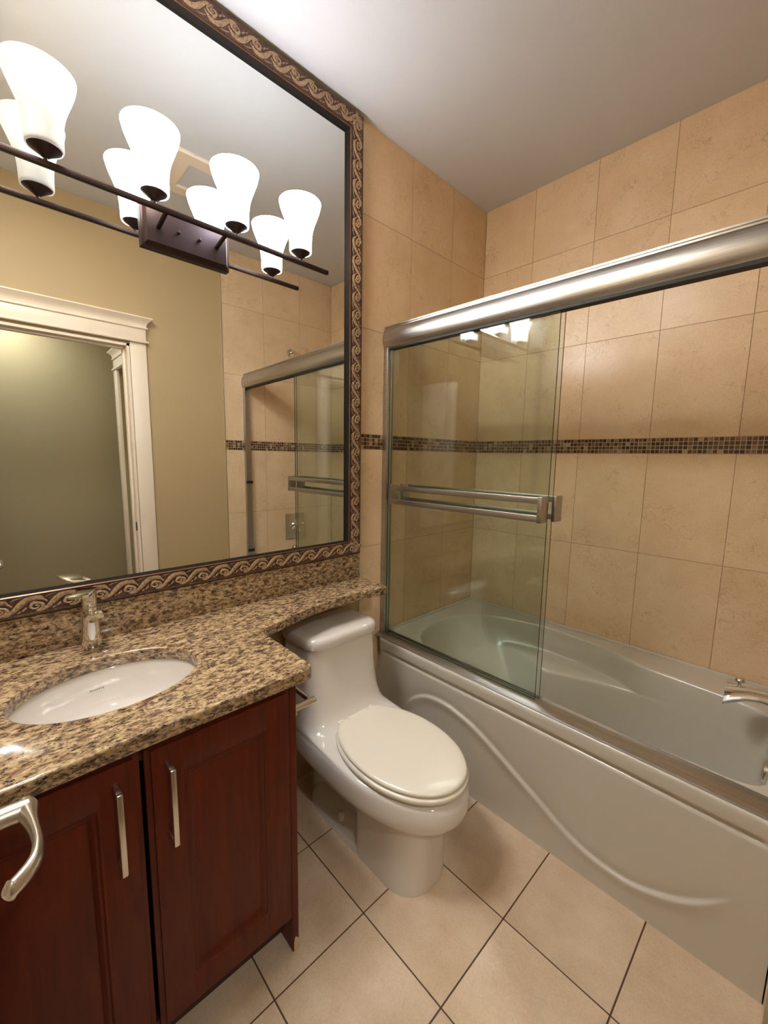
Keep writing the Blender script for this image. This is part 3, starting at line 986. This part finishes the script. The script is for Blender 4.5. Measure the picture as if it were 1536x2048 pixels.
B().lathe([(.024, 0), (.024, .003), (.017, .004), (.016, .010), (.004, .012), (.0005, .012)], (.272, -1.976, .6995)).obj('drain_stopper', M['chrome'], sk)
# faint maker's mark, only a row of small grey strokes at this distance
b = B()
for k, hgt in enumerate((.006, .004, .004, .005, .004, .004, .005)):
    yy = -2.003 + k * .0048
    f_ = .978
    zc_ = .787
    th = math.asin(max(-1, min(1, (yy - SC_[1]) / (SB * f_))))
    xx = SC_[0] - SA * f_ * math.cos(th) + .0012
    b.obox(Vector((xx, yy, zc_)), (.0008, .0026, hgt * .7), Matrix.Rotation(-.35, 3, 'X') @ Matrix.Rotation(.3, 3, 'Y'))
b.obj('maker_mark', M['ink'], sk, smooth=0, label='small grey lettering on the bowl')

# ------------------------------------------------------------------ faucet
fc = thing('faucet', 'chrome single-lever faucet standing behind the sink', 'faucet', (.062, -1.980, CT1))
b = B()
rg = []
for z, r_, dx in ((.872, .0245, 0), (.874, .0252, 0), (.90, .0240, .002), (.94, .0222, .005), (.97, .0215, .007), (.992, .0205, .009), (1.000, .0190, .010)):
    rg.append([(.062 + dx + r_ * math.cos(2 * PI * k / 40), -1.980 + r_ * math.sin(2 * PI * k / 40), z) for k in range(40)])
b.loft(rg)
b.obj('faucet_body', M['chrome'], fc, smooth=50)
b = B()
rg = []
for x, w_, za, zb_ in ((.062, .0195, .963, .993), (.085, .0205, .968, .9945), (.110, .0210, .972, .9925), (.134, .0212, .9755, .9905), (.139, .0205, .977, .989)):
    rg.append([(x, -1.978 - w_, za + .003), (x, -1.978 - w_ + .003, za), (x, -1.978 + w_ - .003, za), (x, -1.978 + w_, za + .003), (x, -1.978 + w_, zb_ - .003), (x, -1.978 + w_ - .003, zb_), (x, -1.978 - w_ + .003, zb_), (x, -1.978 - w_, zb_ - .003)])
b.loft(rg)
b.obj('spout', M['chrome'], fc, smooth=30)
B().lathe([(.0105, 0), (.0115, -.002), (.0115, -.010), (.008, -.010)], (.121, -1.978, .9755)).obj('aerator', M['chrome'], fc)
b = B()
b.lathe([(.0190, .999), (.0175, 1.002), (.0185, 1.005), (.0190, 1.020), (.0190, 1.042)], (.071, -1.980, 0))
rotm = Matrix.Rotation(math.radians(-19), 3, 'Z') @ Matrix.Rotation(math.radians(-4), 3, 'Y')
b.obox(Vector((.099, -1.994, 1.0445)), (.106, .046, .0065), rotm, .0015)
b.obj('lever', M['chrome'], fc, smooth=40)

# ------------------------------------------------------------------ toilet
YC = -1.181
tl_ = thing('toilet', 'white one-piece toilet with a closed ivory lid', 'toilet', (.40, YC, 0))
R = [(.702, .012, .237, .1665, .12, 7, 5), (.66, .012, .238, .1675, .12, 7, 5), (.60, .012, .241, .169, .12, 7, 5), (.54, .012, .247, .173, .125, 7, 4.6), (.49, .012, .257, .179, .13, 7, 4.2),
     (.455, .012, .268, .185, .14, 7, 3.8), (.428, .012, .284, .190, .15, 7, 3.5), (.410, .012, .306, .1935, .16, 7, 3.2), (.399, .012, .34, .195, .19, 6, 3.0), (.3925, .012, .41, .1955, .23, 6, 2.8),
     (.388, .012, .55, .196, .29, 5, 2.5), (.3845, .012, .69, .1965, .36, 4.5, 2.3), (.380, .012, .765, .1975, .41, 4, 2.15), (.373, .012, .787, .2000, .42, 4, 2.1), (.362, .012, .7965, .2020, .42, 4, 2.08),
     (.345, .012, .801, .2030, .42, 4, 2.06), (.325, .012, .802, .2030, .42, 4, 2.06), (.305, .014, .799, .2015, .42, 4, 2.06), (.288, .020, .790, .197, .42, 4, 2.08), (.274, .03, .775, .187, .42, 4, 2.1),
     (.264, .05, .755, .170, .42, 4, 2.15), (.257, .07, .735, .150, .42, 4, 2.2), (.250, .09, .71, .12, .42, 4, 2.3)]
b = B()
b.loft([supel(xb, xf, w_, xm, nb, nf, YC, z, 128) for z, xb, xf, w_, xm, nb, nf in R])
# front pedestal, a wide rounded column with an abrupt back edge
rg = []
for z, xf, w_ in ((.285, .722, .128), (.20, .712, .124), (.10, .706, .121), (.03, .705, .121), (.006, .706, .122), (.0, .705, .121)):
    rg.append(supel(.432 + (.02 if z > .1 else 0) * 0, xf, w_, .58, 14, 2.35, YC, z, 96))
b.loft(rg)
# trapway behind it and the flared foot
b.loft([supel(.05, .50, w_, .28, 4, 6, YC, z, 96) for z, w_ in ((.30, .095), (.20, .072), (.12, .068), (.07, .075), (.0, .08))])
b.loft([supel(xb, .50, w_, .26, 2.6, 8, YC, z, 96) for z, w_, xb in ((.094, .070, .13), (.088, .082, .115), (.070, .092, .10), (.045, .104, .085), (.022, .116, .075), (.004, .122, .07), (.0, .121, .07))])
b.obj('toilet_body', M['porcelain'], tl_, smooth=60)
b = B()
b.loft([supel(xb, xf, w_, .12, 7, 5, YC, z, 128) for z, xb, xf, w_ in ((.7045, .010, .243, .1705), (.708, .006, .248, .1755), (.728, .006, .248, .1755), (.738, .008, .246, .1735), (.746, .014, .239, .167), (.7505, .026, .226, .154), (.752, .05, .20, .13))])
b.obj('tank_lid', M['porcelain'], tl_, smooth=60)
def seat_ring(z, d_, xcut=.297):
    return [Vector((max(p.x, xcut), p.y, p.z)) for p in supel(.262 + d_, .792 - d_, .1815 - d_, .53, 2.12, 2.04, YC, z, 128)]
b = B()
b.loft([seat_ring(.3915, .002), seat_ring(.393, -.001), seat_ring(.404, -.002), seat_ring(.4085, .002)])
b.obj('seat', M['seat'], tl_, smooth=60)
b = B()
b.loft([seat_ring(.4120, .009), seat_ring(.4130, .006), seat_ring(.4180, .004), seat_ring(.4230, .006), seat_ring(.4265, .012), seat_ring(.4280, .024), seat_ring(.4290, .05), seat_ring(.4295, .12)])
b.obj('seat_lid', M['seat'], tl_, smooth=60)
for s in (-1, 1):
    B().box(.272, .300, YC + s * .074 - .014, YC + s * .074 + .014, .400, .424, .005).obj('hinge', M['seat'], tl_)
    B().lathe([(.017, 0), (.017, .006), (.014, .018), (.008, .025), (.0005, .027)], (.325, YC + s * .098, .050)).obj('bolt_cap', M['porcelain'], tl_)

# ------------------------------------------------------------------ square panel in the ceiling, seen in the mirror
cp = thing('ceiling_panel', 'white square access panel in the ceiling, seen in the mirror', 'ceiling panel', (.898, -1.243, H))
b = B()
A = (.722, 1.075, -1.42, -1.067)
r = []
for ins, z in ((0, H - .0005), (0, H - .008), (.006, H - .014), (.070, H - .016), (.078, H - .010), (.080, H - .0045)):
    r.append([(A[0] + ins, A[2] + ins, z), (A[1] - ins, A[2] + ins, z), (A[1] - ins, A[3] - ins, z), (A[0] + ins, A[3] - ins, z)])
b.loft(r, False, False)
b.obj('panel_frame', M['trim'], cp, smooth=30)
B().box(A[0] + .079, A[1] - .079, A[2] + .079, A[3] - .079, H - .006, H - .001).obj('panel_board', M['ceiling'], cp, smooth=0)
